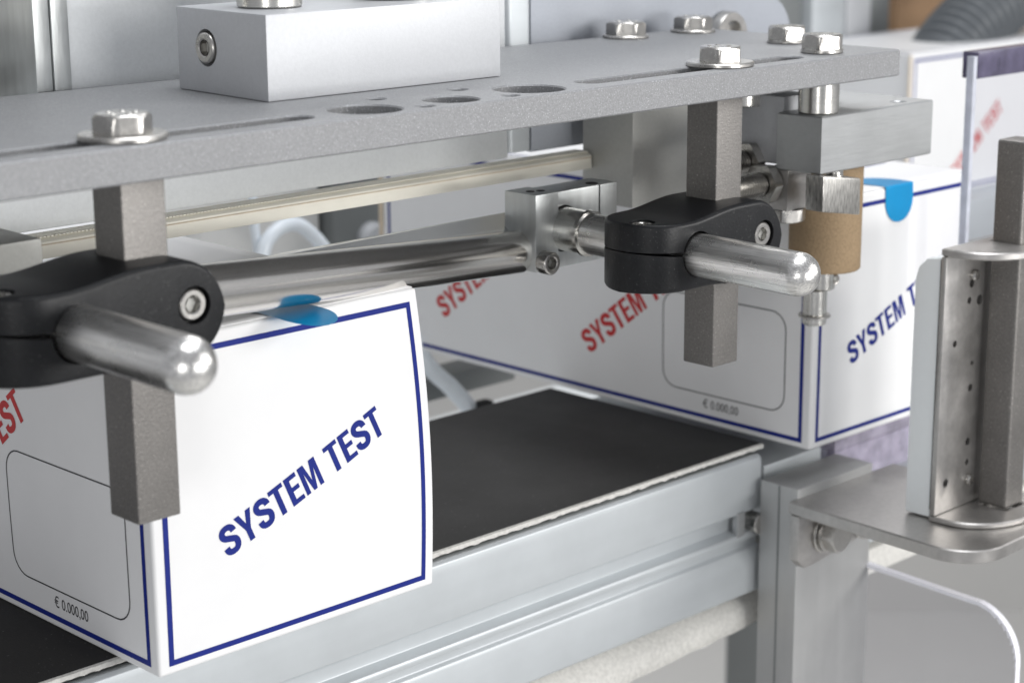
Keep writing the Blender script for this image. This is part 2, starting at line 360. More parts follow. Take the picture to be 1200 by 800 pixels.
# ------------------------------------------------------------------ conveyor
cv = thing('belt_conveyor', 'belt conveyor with black belt and pale aluminium side frame carrying the printed cartons', 'conveyor', (90, 80, -70))
B().box(-160, 298, 22.2, 138.5, -2.2, 0, .5).build('belt', 'belt', cv)
b = B(); random.seed(2)
xs = [-160 + i * 1.5 for i in range(306)]
v = []; f = []
for i, x in enumerate(xs):
    j = random.uniform(-.35, .25); v += [(x, 22.3, -.15), (x, 21.0 + j * .4, -.25), (x, 20.8 + j, -1.3 - random.random() * .6), (x, 22.3, -2.4)]
for i in range(len(xs) - 1):
    for k in range(3): f.append((4 * i + k, 4 * i + k + 1, 4 * i + 5 + k, 4 * i + 4 + k))
b._add(v, f); b.build('belt_edge', 'fabric', cv)
prof = [(21.5, -3.0), (19.5, -2.6), (18.2, -3.6), (17.8, -6), (17.8, -24.2), (21.0, -25.2), (22.2, -27), (22.2, -31.5), (18.0, -32.8), (17.6, -33.8), (17.7, -35.4), (19.6, -36.2), (19.6, -39.0), (18.1, -39.8), (17.7, -41), (17.7, -57.8), (18.6, -58.8), (136, -58.8), (136, -3.0)]
B().prism(prof, 'x', -160, 292.5, .35, 2, 20).build('side_frame', 'alu_frame', cv, ang=50)
B().box(292.6, 296, 24, 134, -56, -6, .5).build('end_plate', 'dark', cv)
b = B(); b.prism([(17.2, -23.5), (20, -23.5), (20, -33), (18.6, -34.6), (17.2, -33)], 'x', 278, 282.5, .5); b.build('slot_tongue', 'alu', cv)
b = B(); b.cyl((290, 15, -30), (290, 22, -30), 4.2); b.build('slot_screw', 'bolt', cv)
b = B(); v = []; f = []; n = 60
for i in range(n + 1):
    x = -160 + 463 * i / n; sag = 6 * math.sin(math.pi * i / n)
    e = random.uniform(-.4, .4)
    v += [(x, 135, -63 - sag * .3), (x, 30 + e * .3, -61.5 - sag * .3), (x, 22.5 + e, -66 - sag), (x, 21.5 + e * 2, -74 - sag), (x, 22.6 + e * 2, -74.6 - sag), (x, 31, -69 - sag), (x, 135, -66 - sag)]
for i in range(n):
    for k in range(7): f.append((7 * i + k, 7 * i + (k + 1) % 7, 7 * i + 7 + (k + 1) % 7, 7 * i + 7 + k))
b._add(v, f); b.build('return_belt', 'fabric', cv, ang=70)
B().box(297, 334, 20, 136, -15, -9, .8).build('nose_plate', 'alu_frame', cv)
cv2 = thing('belt_conveyor', 'second pale conveyor frame continuing behind the steel post, under the arm plate', 'conveyor', (440, 80, -70))
B().prism([(y, z) for y, z in prof if z < -30] + [(136, -33.5)], 'x', 343, 640, .35, 2, 20).build('side_frame', 'alu_frame', cv2, ang=50)
B().box(343, 640, 22, 134, -76, -64, 2).build('return_belt', 'fabric', cv2)

# ------------------------------------------------------------------ cartons
def make_carton(base, W, L, H, label, taper=0.0, sag=0.0, side_texts=(), bulge=1.2, rot=0.0, seal=None, curl=False):
    t = thing('carton', label, 'carton', base, 'white printed cartons passing through the machine')
    bx, by, bz = base
    R_ = Matrix.Rotation(rot, 3, 'Z')
    def T(p): return Vector(base) + R_ @ Vector(p)
    def fx(x, z): return x + (-taper * (max(z, 0) / H) ** 2 + (1.5 if taper > 1 else 0.2) * math.sin(math.pi * min(max(z / H, 0), 1))) * (x / W)
    def F(off=0.0):
        return lambda x, z: T((fx(x, z), -bulge * math.sin(math.pi * min(max(x / W, 0), 1)) ** .8 * math.sin(math.pi * min(max(z / H, 0), 1)) ** .8 - off, z))
    def Sd(off=0.0):           # side face, u runs along -y (left to right as seen), starting at 0 = far end
        def g(u, z):
            y = L - u; return T((-bulge * 1.1 * math.sin(math.pi * min(max(y / L, 0), 1)) ** .7 * math.sin(math.pi * min(max(z / H, 0), 1)) - off, y, z))
        return g
    f0 = F(); s0 = Sd()
    b = B()
    def dip(x, y):
        g = min(1, max(0, (y - 5) / 16)); g = g * g * (3 - 2 * g); h = min(1, max(0, (L - y) / 16))
        return sag * math.sin(math.pi * min(max(x / W, 0), 1)) ** .5 * g * h
    b.grid(lambda a, c: f0(a * W, c * H), 20, 20)
    b.grid(lambda a, c: s0(a * L, c * H), 40, 20)
    b.grid(lambda a, c: T((fx(W, c * H) + 0.8 * math.sin(math.pi * a) * math.sin(math.pi * c), a * L, c * H)), 40, 20)
    b.grid(lambda a, c: T((fx(a * W, c * H), L, c * H)), 20, 20)
    b.grid(lambda a, c: T((fx(a * W, H), c * L, H - dip(a * W, c * L))), 20, 40)
    b.grid(lambda a, c: T((a * W, c * L, 0)), 20, 40)
    bmesh.ops.remove_doubles(b.bm, verts=b.bm.verts, dist=0.02); bmesh.ops.recalc_face_normals(b.bm, faces=b.bm.faces)
    body = b.build('board_body', 'card', t, ang=40)
    mo = body['e'].modifiers.new('fold', 'BEVEL'); mo.width = .85 * S; mo.segments = 3; mo.limit_method = 'ANGLE'; mo.angle_limit = math.radians(55)
    z0 = H + .15; b = B()
    b.grid(lambda a, c: T((1.0 + a * (fx(W, H) - 2.2), .5 + c * (L - 2), H + .55 - dip(1 + a * (W - 2), .5 + c * (L - 2)))), 24, 60)
    lid = b.build('lid', 'card', t); so = lid['e'].modifiers.new('thick', 'SOLIDIFY'); so.thickness = .3 * S; so.offset = -1
    # printed frames
    b = B(); fp = F(.10); strip(b, [(4.3, 3.4), (W - 4.4, 3.4), (W - 4.4, H - 4.6), (4.3, H - 4.6)], 1.7, fp, 5, True); b.build('front_frame_print', 'blue_ink', t)
    sp = Sd(.10); b = B(); strip(b, [(4.3, 3.2), (L - 4.6, 3.2), (L - 4.6, H - 4.6), (4.3, H - 4.6)], 1.7, sp, 5, True); b.build('side_frame_print', 'blue_ink', t)
    b = B(); tp = lambda x, y: T((x, y, H + .68 - dip(x, y)))
    strip(b, [(5, 38), (W - 7, 38), (W - 7, L - 6), (5, L - 6)], 1.2, tp, 5, True); b.build('lid_frame_print', 'blue_ink', t)
    letters('SYSTEM TEST', fp, 24.6, 29.6, 22.6, 9.6, 65.5).build('front_lettering', 'blue_ink', t)
    for (u0, w0, a) in side_texts: letters('SYSTEM TEST', sp, u0, w0, a, 10.2, 70).build('side_lettering', 'red_ink', t)
    b = B(); strip(b, rrect(L - 75, L - 12.6, 12.6, 52.5, 7), .45, sp, 4, True); b.build('price_box_print', 'black_ink', t)
    font_text('\u20ac 0.000,00', sp, L - 53.6, 6.9, 5.0, 'price_print', t, .84)
    if seal == 'pressed':
        cx, hw = W / 2 + .8, 9.3; b = B(); pts = []
        def sl(a, c):
            s_ = -22 + c * 37; x = hw * (2 * a - 1)
            e = 1.0
            if s_ > 6: e = math.sqrt(max(0, 1 - ((s_ - 6) / 9) ** 2))
            if s_ < -14: e = math.sqrt(max(0, 1 - ((-14 - s_) / 8.01) ** 2))
            x = cx + x * e
            if s_ < 0: return T((x, -s_, H + .8 - dip(x, -s_)))
            return T((x, -bulge * .0 - 0.35 - bulge * math.sin(math.pi * x / W) ** .8 * math.sin(math.pi * max(.001, (H - s_)) / H) ** .8, H + .8 - s_))
        b.grid(sl, 14, 60); b.build('seal_label', 'label', t, ang=80)
    if seal == 'loose':
        cx, hw = W / 2 - .3, 8.6; b = B()
        def sl(a, c):
            s_ = -14 + c * 30; x = hw * (2 * a - 1); e = 1.0
            if s_ > 5: e = math.sqrt(max(0, 1 - ((s_ - 5) / 11.01) ** 2))
            z = H + .8 - (dip(cx + x * e, -s_) if s_ < 0 else s_ * s_ * .006)
            return T((cx + x * e, -s_, z))
        b.grid(sl, 14, 60); b.build('seal_label', 'label', t, ang=80)
    # raw kraft edge on the far vertical fold
    b = B(); p0 = T((-.55, L - .2, .5)); 
    b._add([T((-.5, L + .1, 1)), T((-.5, L + 2.6, 1)), T((-.5, L + 2.6, H - 1)), T((-.5, L + .1, H - 1)), T((.1, L + .1, 1)), T((.1, L + 2.6, 1)), T((.1, L + 2.6, H - 1)), T((.1, L + .1, H - 1))],
           [(0, 1, 2, 3), (4, 5, 6, 7), (0, 1, 5, 4), (1, 2, 6, 5), (2, 3, 7, 6), (3, 0, 4, 7)]); b.build('glue_flap_edge', 'card_cut', t)
    return t
LL = 250
make_carton((0, 0, 0.05), 104, LL, 97.0, 'nearest white carton under the polished tube, its blue seal label still sticking out', 5.0, 3.4,
            ((LL - 117, 21.0, 38), (LL - 208, 21.0, 38)), seal='loose')
make_carton((302, 2.2, 0.05), 104, LL, 97.0, 'white carton touched by the brown roller, blue seal label folded down over its edge', 0.5, 0.6,
            ((LL - 116, 18.1, 38), (LL - 208, 18.2, 38)), seal='pressed', bulge=.8)
make_carton((786 + LL, 292, 0.05), 104, LL, 97.0, 'blurred far white carton with red lettering seen behind the clear acrylic', 0.5, 0.6,
            ((LL - 195, 8, 38), (LL - 100, 8, 38)), bulge=.8, rot=math.radians(90))
tag(B().box(760, 1250, 270, 420, -30, 0, 2).build('outfeed_table', 'alu_frame', origin=(1000, 340, -30)), 'pale outfeed table under the blurred far carton', 'table')

# ------------------------------------------------------------------ mounting plate and what stands on it
pl = thing('mounting_plate', 'long grey grainy metal plate with slots and round holes, spanning the picture', 'machine plate', (110, 10, 149.2))
outl = [(-80, -42.8), (286.6, -42.8), (288, -41.4), (289.3, 0), (306, 12), (306, 60), (300, 66), (-80, 69)]
holes = [slot(-70, 31.5, -30.2, 4.7), slot(143.5, 240, -30.6, 4.7), circ(55, -30.2, 10.3), circ(85.7, -31.3, 8.1), circ(118.5, -29.6, 10.6),
         circ(71.9, -15.0, 2.9, 24), circ(70.8, -37.2, 2.6, 24), circ(103, -15.5, 3, 24), circ(103.4, -37.2, 2.6, 24)]
curve_plate('plate', outl, holes, 149.2, 158.2, .45, 'plate', pl)

def make_bolt(base, label, wr=11.0, wt=1.5, rot=.3, group='hex bolts on the grey plate'):
    t = thing('hex_bolt', label, 'bolt', base, group); x, y, z = base
    B().lathe((x, y, z), (0, 0, 1), [(0, wr - .3), (.3, wr), (wt - .35, wr), (wt, wr - .4)], 56).build('washer', 'bolt', t)
    b = B(); b.hexhead((x, y, z + wt), (0, 0, 1), 13, 4.8, rot)
    for k in range(5):
        a = rot + k * 1.257; b.cyl((x + 3.4 * math.cos(a), y + 3.4 * math.sin(a), z + wt + 4.7), (x + 3.4 * math.cos(a), y + 3.4 * math.sin(a), z + wt + 5.0), .8, 8, .15)
    b.build('head', 'bolt', t)
    B().cyl((x, y, z - 8.6), (x, y, z), 3.9, 24, .3).build('shank', 'bolt', t)
    return t
make_bolt((-22, -30.2, 158.25), 'blurred hex bolt on a wide washer at the left end of the plate slot', rot=.95)
make_bolt((204.6, -30.2, 158.25), 'sharp hex bolt on a wide washer over the right-hand plate slot', rot=.95)
make_bolt((256.3, 58, 158.25), 'left one of the two small far bolts at the rear plate edge', 8.6, 1.2, .5)
make_bolt((291, 55, 158.25), 'right one of the two small far bolts, beside the half round ring', 8.6, 1.2, .5)
make_bolt((280.5, 2, 158.25), 'hex bolt on a narrow washer just behind the rightmost front bolt', 7.0, 1.2, .9)
make_bolt((260.3, -29, 158.25), 'rightmost front hex bolt above the turned spacer at the plate end', 7.2, 1.6, .75)

bk = thing('cylinder_block', 'large pale aluminium block with a socket screw in its left face, on the grey plate', 'block', (90, 22, 158.2))
b = B(); b.prism([(45.8, .2), (135, -.6), (135, 45), (48, 46)], 'z', 158.3, 182.4, .5)
body = b.build('block_body', 'alu_white', bk)
ctr = B().cyl((40, 30.6, 171.3), (50.5, 30.6, 171.3), 5.4, 40, .05).build('c', 'dark')
cutmesh(body, [ctr])
def socket_screw(parent, o, d, R, h, name='socket_screw', deep=2.4, mt='bolt'):
    o = Vector(o); d = Vector(d).normalized()
    b = B(); b.lathe(o, d, [(0, R), (h - .6, R), (h - .25, R - .2), (h, R - .6), (h - .02, R * .60), (h - .3, R * .52)], 40, caps=False)
    b.lathe(o, d, [(h - .3, R * .52), (h - deep, R * .50), (h - deep - .3, .01)], 6, rot=.3, caps=False)
    sc = b.build(name, mt, parent)
    B().lathe(o + d * (h - deep + .1), d, [(0, R * .48), (.1, .01)], 6, rot=.3).build('socket_recess', 'grey_block', sc)
    return sc
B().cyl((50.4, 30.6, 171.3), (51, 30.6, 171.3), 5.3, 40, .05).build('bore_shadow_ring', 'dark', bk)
socket_screw(bk, (50.2, 30.6, 171.3), (-1, 0, 0), 4.5, 3.9)
for x, y, r in ((64, 22, 9.5), (112, 22, 13)):
    t = tag(B().cyl((x, y, 182.5), (x, y, 215), r, 48, .5).build('steel_pin', 'steel_turned', origin=(x, y, 182.5)), 
            'narrower steel pin above the socket screw end of the pale block' if x < 80 else 'wider steel pin rising from the middle of the pale block', 'pin', 'steel pins standing on the pale block')

# square bars hanging from the slots
def square_bar(base, s, h, label, tilt=0):
    t = thing('square_bar', label, 'bar', base, 'square steel bars'); x, y, z = base
    B().prism([(x, y), (x + s, y), (x + s, y + s), (x, y + s)], 'z', z, z + h, .55, 3).build('bar', 'bar', t)
    return t
square_bar((-23.4, -30, 58.8), 13, 90.3, 'left square steel bar through the blurred black clamp')
square_bar((204.1, -30, 57.6), 13, 91.5, 'middle square steel bar through the sharp black clamp')

# ------------------------------------------------------------------ black cross clamps
def make_clamp(bx, zr, label):
    t = thing('cross_clamp', label, 'clamp', (bx, -25, zr), 'black cross clamps')
    yc, hw = -25.0, 15.0; xs = []
    x = -41.0
    xs = [-41 + 15 * (1 - math.cos(math.radians(a))) for a in range(0, 91, 9)] + [-24 + i * 2 for i in range(1, 15)] + [7.5] + [9.3 + 13.2 * math.sin(math.radians(a)) for a in range(6, 91, 7)]
    def sm(a, b_, v): v = min(1, max(0, (v - a) / (b_ - a))); return v * v * (3 - 2 * v)
    v = []; f = []; K = 6
    for i, x in enumerate(xs):
        w = math.sqrt(max(0.02, 15 ** 2 - (-26 - x) ** 2)) if x < -26 else hw
        zt = 10.8 + 2.6 * sm(-24, 0, x); zb = -11.4 - 1.6 * sm(-15, 5, x)
        if x > 9.3:
            c = math.sqrt(max(0.0004, 1 - ((x - 9.3) / 13.25) ** 2)); mid = (zt + zb) / 2; zt = mid + (zt - mid) * c; zb = mid + (zb - mid) * c
        r = min(1.5, w * .9, (zt - zb) * .45)
        ring = []
        for cy, cz, a0 in ((w - r, zt - r, 0), (-w + r, zt - r, 90), (-w + r, zb + r, 180), (w - r, zb + r, 270)):
            for k in range(K + 1):
                th = math.radians(a0 + 90 * k / K); ring.append((cy + r * math.cos(th), cz + r * math.sin(th)))
        v += [(bx + x, yc + p, zr + q) for p, q in ring]
    n = 4 * (K + 1)
    for i in range(len(xs) - 1):
        for k in range(n): f.append((i * n + k, i * n + (k + 1) % n, (i + 1) * n + (k + 1) % n, (i + 1) * n + k))
    f += [tuple(range(n)), tuple(range((len(xs) - 1) * n, len(xs) * n))]
    b = B(); b._add(v, f); body = b.build('clamp_body', 'black', t, ang=40)
    c1 = B().prism([(bx - 44, zr + 1.9), (bx - 19, zr - .9), (bx - 19, zr + 1.2), (bx - 44, zr + 2.1)], 'y', -44, -6, 0).build('c', 'dark')
    c2 = B().cyl((bx + 13.3, -42, zr + 1.6), (bx + 13.3, -37.2, zr + 1.6), 4.9, 36, .05).build('c', 'dark')
    c3 = B().cyl((bx - 35.0, -29, zr + 8.6), (bx - 35.0, -29, zr + 14), 4.3, 36, .05).build('c', 'dark')
    c4 = B().cyl((bx - 20, -44, zr), (bx - 20, -6, zr), 7.35, 40, .05).build('c', 'dark')
    c5 = B().box(bx - .2, bx + 13.2, -30.2, -16.8, zr - 20, zr + 20, 0).build('c', 'dark')
    cutmesh(body, [c1, c2, c3, c4, c5])
    socket_screw(t, (bx + 13.3, -37.3, zr + 1.6), (0, -1, 0), 4.2, 2.2, deep=1.9)
    socket_screw(t, (bx - 35.0, -29, zr + 8.7), (0, 0, 1), 3.7, 1.7, deep=1.5)
    return t
make_clamp(-23.4, 114.5, 'blurred black clamp at the left edge of the picture')
make_clamp(204.1, 100.8, 'sharp black clamp beside the aluminium bracket, middle of the picture')

def make_rod(x, y0, y1, z, label, dy=(0, 0), collar=None):
    t = thing('round_rod', label, 'rod', (x, y0, z), 'round nosed steel rods')
    r = 6.9; L = y1 - y0
    q = Vector((x + dy[0], y1, z + dy[1])); p = Vector((x, y0, z)); d = (q - p); L = d.length
    prof = [(r - r * math.cos(math.radians(a)), r * math.sin(math.radians(a))) for a in range(2, 91, 8)] + [(L, r)]
    b = B(); b.lathe(p, d, prof, 64); b.build('rod', 'steel', t, ang=40)
    if collar: 
        b = B(); dn = d.normalized(); o = p + dn * (collar[0]); b.lathe(o, dn, [(0, r), (.4, r + .9), (1.6, r + 1.0), (2.0, r + .5), (2.3, r + .5), (collar[1] - .4, r + .5), (collar[1], r)], 64, caps=False); b.build('collar', 'steel_turned', t)
    return t
make_rod(-43.4, -90.5, -2, 114.9, 'blurred round-nosed steel rod sticking out of the left clamp')
make_rod(184.1, -86.5, 40, 100.0, 'sharp round-nosed steel rod through the middle clamp and the bracket', (0, 1.4), (93.5, 14))

# ------------------------------------------------------------------ aluminium bracket and polished hold-down shoe
br = thing('clamp_bracket', 'split aluminium bracket block joining the polished tube to the sharp rod', 'bracket', (188, 28, 88))
b = B(); b.prism([(168.7, 18), (179.7, 18), (179.7, 33), (168.7, 33)], 'z', 88.3, 114.6, .5); b.build('end_jaw', 'alu_bracket', br)
b = B(); b.prism([(179.8, 20.2), (211, 20.2), (211, 33), (179.8, 33)], 'z', 87.8, 114.0, .5)
jaw = b.build('rear_jaw', 'alu_bracket', br)
cs = [B().cyl((184.1, 10, 101.2), (184.1, 28, 101.2), 8.0, 40, .05).build('c', 'dark'), B().box(201.6, 202.4, 15, 40, 104, 120, 0).build('c', 'dark')]
cutmesh(jaw, cs)
for x, y in ((173, 23), (176.5, 21.5)):
    B().cyl((x, y + 2, 114.2), (x, y + 2, 114.75), 1.5, 20, .05).build('dark_hole_disc', 'dark', br)  # flat near-black discs, the shade of small holes painted as colour
B().cyl((202, 24, 113.6), (202, 24, 114.2), 2.2, 20, .05).build('dark_hole_disc', 'dark', br)  # another dark disc painted as a shaded hole
socket_screw(br, (172.3, 18, 91.6), (0, -1, 0), 3.9, 4.4, deep=2.4)
sh = thing('hold_down_shoe', 'polished steel tube and flat plate pressing down over the nearest carton', 'hold-down', (100, 16, 100))
pR = Vector((168.8, 27.4, 94.2)); pL = Vector((22.1, -11.6, 111.1)); pL = pL + (pL - pR) * .10
b = B(); b.cyl(pL, pR, 7.35, 72, .5); b.build('nose_tube', 'polished', sh)
q0 = pix(296, 306, y=-3); q1 = pix(597, 277, y=28); q2 = pix(601, 247, y=42); q3 = pix(325, 297, y=30)
b = B(); dn = Vector((0, .2, -1.6))
P4 = [q0, q1, q2, q3]; b._add([*P4, *[p + dn for p in P4]], [(0, 1, 2, 3), (4, 5, 6, 7), (0, 1, 5, 4), (1, 2, 6, 5), (2, 3, 7, 6), (3, 0, 4, 7)], .2)
b.build('flat_plate', 'shoe_plate', sh)

# ------------------------------------------------------------------ belt housing behind the plate
hz = thing('belt_housing', 'pale sheet metal machine housing standing behind the grey plate', 'machine housing', (120, 75, 117))
B().box(-140, 206.5, 70, 96, 117.5, 152, .6).build('lower_panel', 'alu_pale', hz)
B().box(26.5, 206.5, 71, 96, 152.2, 260, .6).build('upper_panel', 'alu_pale', hz)
b = B(); b.box(14.8, 20.2, 70, 96, 152.3, 260, .4); b.box(20.4, 26.3, 69.4, 96, 152.3, 260, .6); b.build('edge_strip', 'alu_bracket', hz)
b = B(); b.lathe((-140, 131, 176), (1, 0, 0), [(0, 33), (184.5, 33)], 96); b.build('drum', 'steel_turned', hz)
b = B(); b.prism(rrect(207, 219.5, 70.5, 90, 2.5), 'z', 119, 262, 0); b.build('corner_profile', 'alu_frame', hz)
poly = [(220, 118), (373, 118), (373, 152)] + [(373 - 16 + 16 * math.cos(math.radians(a)), 150 + 16 * math.sin(math.radians(a))) for a in range(0, 91, 10)] + [(345, 172), (220, 260)]
poly = [(220, 118), (373, 118)] + [(355 + 18 * math.cos(math.radians(a)), 150 + 18 * math.sin(math.radians(a))) for a in range(0, 61, 10)] + [(320, 235), (220, 262)]
b = B(); b.prism(poly, 'y', 71.5, 90, .5); b.build('side_plate', 'side_plate', hz)
b = B()
pc = pix(860, 42, y=66)
b.lathe((pc.x, 71, pc.z), (0, -1, 0), [(0, 9.5), (3.5, 9.5), (4.5, 9.0), (4.5, 6.0), (3.5, 5.6), (1.2, 5.6), (1.2, .01)], 40, caps=False); b.build('round_boss', 'bolt', hz)
b = B(); p = pix(892, 133, y=70); b.lathe((p.x - 4, 71.3, p.z), (0, -1, 0), [(0, 3.4), (2, 3.2), (2.6, 2), (2.8, .01)], 24, caps=False); b.build('button_screw', 'bolt', hz)
cb = thing('hold_down_belt', 'cream toothed belt running just above the cartons', 'belt', (100, 64, 110))
b = B(); b.prism([(60, 110.9), (69, 110.9), (69, 117.2), (63.4, 117.4), (60.2, 115.9)], 'x', -150, 240.4, .35); b.build('belt_body', 'cream', cb)
v = []; b = B()
for i in range(300): b.box(-150 + i * 1.3, -150 + i * 1.3 + .8, 61.4, 68, 117.0, 117.35, 0)
tag(b.build('belt_teeth', 'cream', cb), None, None, kind='stuff')
B().box(-150, 240, 59.7, 60.1, 115.0, 115.3, 0).build('seam_line', 'card_cut', cb)
tag(B().box(-70, -16, 20.5, 46, 104, 126, 1.2).build('grey_stop_block', 'grey_block', origin=(-40, 33, 104)), 'small dark grey block behind the left black clamp', 'block')

# ------------------------------------------------------------------ parts under the right end of the plate
tag(B().box(240.8, 277, 40, 65.3, 98.2, 149.1, .5).build('spacer_block', 'grey_block', origin=(259, 52, 98)), 'upright grey block under the plate, behind the middle square bar', 'block')
ab = thing('arm_block', 'pale aluminium block hanging under the right end of the plate', 'block', (285, -15, 117.8))
curve_plate('block_body', [(251.6, -36.5), (317.6, -36.5), (317.6, 14), (272, 14), (272, -17.5), (251.6, -17.5)], [circ(304.5, -30.5, 2.6, 24)], 117.8, 137.6, .5, 'alu', ab)
b = B(); b.box(256, 271.8, -16.8, 16, 118.6, 142.5, .8); b.build('rear_cheek', 'alu_white', ab)
B().cyl((304.5, -30.5, 125), (304.5, -30.5, 126), 2.6, 24, .05).build('hole_bottom', 'dark', ab)
sp_ = tag(B().cyl((260.3, -28.3, 137.7), (260.3, -28.3, 149.1), 7.0, 56, .4).build('spacer_sleeve', 'steel_turned', origin=(260.3, -28.3, 137.7)), 'turned steel spacer under the rightmost front bolt', 'spacer')
tag(B().cyl((255, 2, 138.2), (255, 2, 149.1), 8.0, 56, .4).build('spacer_sleeve', 'steel_turned', origin=(255, 2, 138.2)), 'second turned spacer half hidden between plate and pale block', 'spacer')
sg = thing('washer_stack', 'stack of spring washers on a stud, right of the turned spacer', 'washers', (287, -10, 137.7))
B().cyl((287, -10, 137.7), (287, -10, 149.1), 3.0, 30, .2).build('stud', 'bolt', sg)
for i in range(3): B().lathe((287, -10, 137.8 + i * 1.75), (.04, 0, 1), [(0, 5.2), (.4, 5.9), (1.0, 5.9), (1.4, 5.2)], 40).build('washer', 'bolt', sg)

# studs, nuts and the swivel piece
def stud(y, z, x0, x1, label):
    t = thing('threaded_stud', label, 'stud', (x0, y, z), 'threaded studs behind the middle bar')
    n = int((x1 - x0) / 1.4); prof = []
    for i in range(n): prof += [(i * 1.4, 2.9), (i * 1.4 + .2, 2.9), (i * 1.4 + .65, 4.1), (i * 1.4 + .85, 4.1)]
    B().lathe((x0, y, z), (1, 0, 0), prof, 30).build('thread', 'bolt', t, ang=20)
    B().hexhead((x1 + .1, y, z), (1, 0, 0), 13, 4.6, .2).build('nut', 'bolt', t)
    return t
stud(-14, 112.5, 226, 247.0, 'longer threaded stud with steel nut, right of the middle bar')
stud(-2, 118.5, 238, 252, 'shorter rear threaded stud above the longer one')
sw = thing('swivel_joint', 'small brushed steel joint with a hexagonal foot, under the pale block', 'joint', (258, -18, 98))
B().prism([(252.4, -22), (266.0, -22), (266.0, -10), (252.4, -10)], 'z', 103.2, 117.6, .5).build('body', 'bracket_steel', sw)
B().hexhead((259.2, -16, 103.1), (0, 0, -1), 13.5, 4.6, .3).build('hex_foot', 'bolt', sw)
cu = thing('bar_end', 'square steel bar end with saw marks, above the brown roller', 'bar end', (266, -34, 103))
b = B(); p = [(254.6, 103.9), (266.9, 101.9), (268.3, 113.7), (256.4, 115.9)]
c_ = [pix(964, 249, y=-40), pix(1008, 252, y=-40), pix(1009, 209, y=-40), pix(965, 207, y=-40)]
vv = [tuple(q) for q in c_] + [(q.x + .5, q.y + 8, q.z) for q in c_]
b._add(vv, [(0, 1, 2, 3), (4, 5, 6, 7), (0, 1, 5, 4), (1, 2, 6, 5), (2, 3, 7, 6), (3, 0, 4, 7)], .7); b.build('bar', 'sawn_steel', cu)
B().cyl((263, -34, 112), (263, -34, 117.9), 3.0, 24, .2).build('pivot_pin', 'steel_turned', cu)
ro = thing('press_roller', 'brown vertical roller pressing against the carton front corner', 'roller', (298, -12, 72))
rc = pix(966, 300, y=-12); rx_, ry_ = rc.x, -12
zb = pix(968, 324, y=-24).z; 
B().lathe((rx_, ry_, 76.5), (0, 0, 1), [(0, 12.6), (.6, 13.2), (38, 13.2), (38.6, 12.6)], 64).build('sleeve', 'cork', ro)
ax = thing('roller_axle', 'thin steel axle with a spring clip below the brown roller', 'axle', (rx_ - 3, ry_, 58))
ap = pix(955, 350, y=-12); axx = ap.x
B().lathe((axx + 3, ry_, 76.3), (0, 0, -1), [(0, 5.2), (7.0, 5.2), (7.6, 4.6)], 36).build('hub', 'steel_turned', ax)
B().lathe((axx, ry_, 69), (0, 0, -1), [(0, 4.4), (12.5, 4.4), (13, 3.9)], 36).build('pin', 'steel_turned', ax)
B().lathe((axx, ry_, 60.0), (0, 0, -1), [(0, 5.6), (.4, 6.0), (.9, 6.0), (1.2, 5.6)], 36).build('spring_clip', 'bolt', ax)
socket_screw(ax, (axx + 5.2, ry_ - 4.4, 72.6), (-.35, -1, 0), 2.2, 1.0, deep=.8)

# ------------------------------------------------------------------ steel post, arm plate, channel and guide at the right
po = thing('steel_post', 'upright pale metal post beside the conveyor frame, arm plate bolted to its front', 'post', (312, 6, -300))
b = B(); b.box(289, 337.3, -3, 15.3, -300, -11.6, .7); b.build('post_body', 'post', po)
b = B(); b.box(288.8, 289.1, 5.6, 6.4, -300, -12, 0); b.build('seam', 'panel_dark', po)
am = thing('arm_plate', 'flat steel arm plate with a bolted flange, carrying the steel channel', 'bracket', (310, -40, -20))
out = [(284.0, -2.4), (281, -70)] + [(298 - 17 * math.cos(math.radians(a)), -70 - 17 * math.sin(math.radians(a))) for a in range(6, 91, 7)] + [(352, -86), (352, -2.4)]
curve_plate('arm', out, [], -20.2, -15.2, .5, 'bracket_steel', am)
b = B(); b.prism([(284, -20.3), (353, -20.3), (353, -31), (347, -35.5), (294, -42.0), (288.5, -42), (284, -38)], 'y', -7.6, -3.1, .8); b.build('flange', 'bracket_steel', am)
for x, z, nm in ((300.5, -30.2, 0), (326.5, -31.0, 1)):
    h = thing('hex_bolt', 'dull hex bolt holding the arm flange to the post' if not nm else 'half hidden hex bolt under the arm plate', 'bolt', (x, -8, z), 'flange bolts')
    B().lathe((x, -7.7, z), (0, -1, 0), [(0, 8.0), (.3, 8.3), (1.2, 8.3), (1.5, 7.9), (1.6, 6.6), (1.8, 6.6), (2.0, 7.2), (3.0, 7.2), (3.2, 6.8)], 40).build('washer', 'bolt', h)
    B().hexhead((x, -10.9, z), (0, -1, 0), 12, 5.0, .35).build('head', 'bolt', h)
ch = thing('steel_channel', 'tall bent steel channel with small holes, upright on the arm plate', 'channel', (330, -60, -15))
b = B(); b.box(302, 352, -55.6, -53.2, -12.8, 84.5, .8)
web = b.build('web', 'bracket_steel', ch)
hl = [(1139, 332, 1.5), (1136, 352, 1.3), (1148, 351, 1.9), (1119, 403, 1.3), (1137, 454, 1.4), (1134, 517, 1.5), (1133, 541, 1.2), (1108, 566, 1.6), (1139, 425, .9)]
cuts = []
for u, w, r in hl:
    p = pix(u, w, y=-55.6); cuts.append(B().cyl((p.x, -60, p.z), (p.x, -50, p.z), r, 20, .02).build('c', 'dark'))
cutmesh(web, cuts)
B().box(303.5, 351, -53.1, -52.2, -11, 83, .1).build('web_hole_shade', 'dark', ch)  # added near-black sheet; its colour stands in for shade behind the web holes
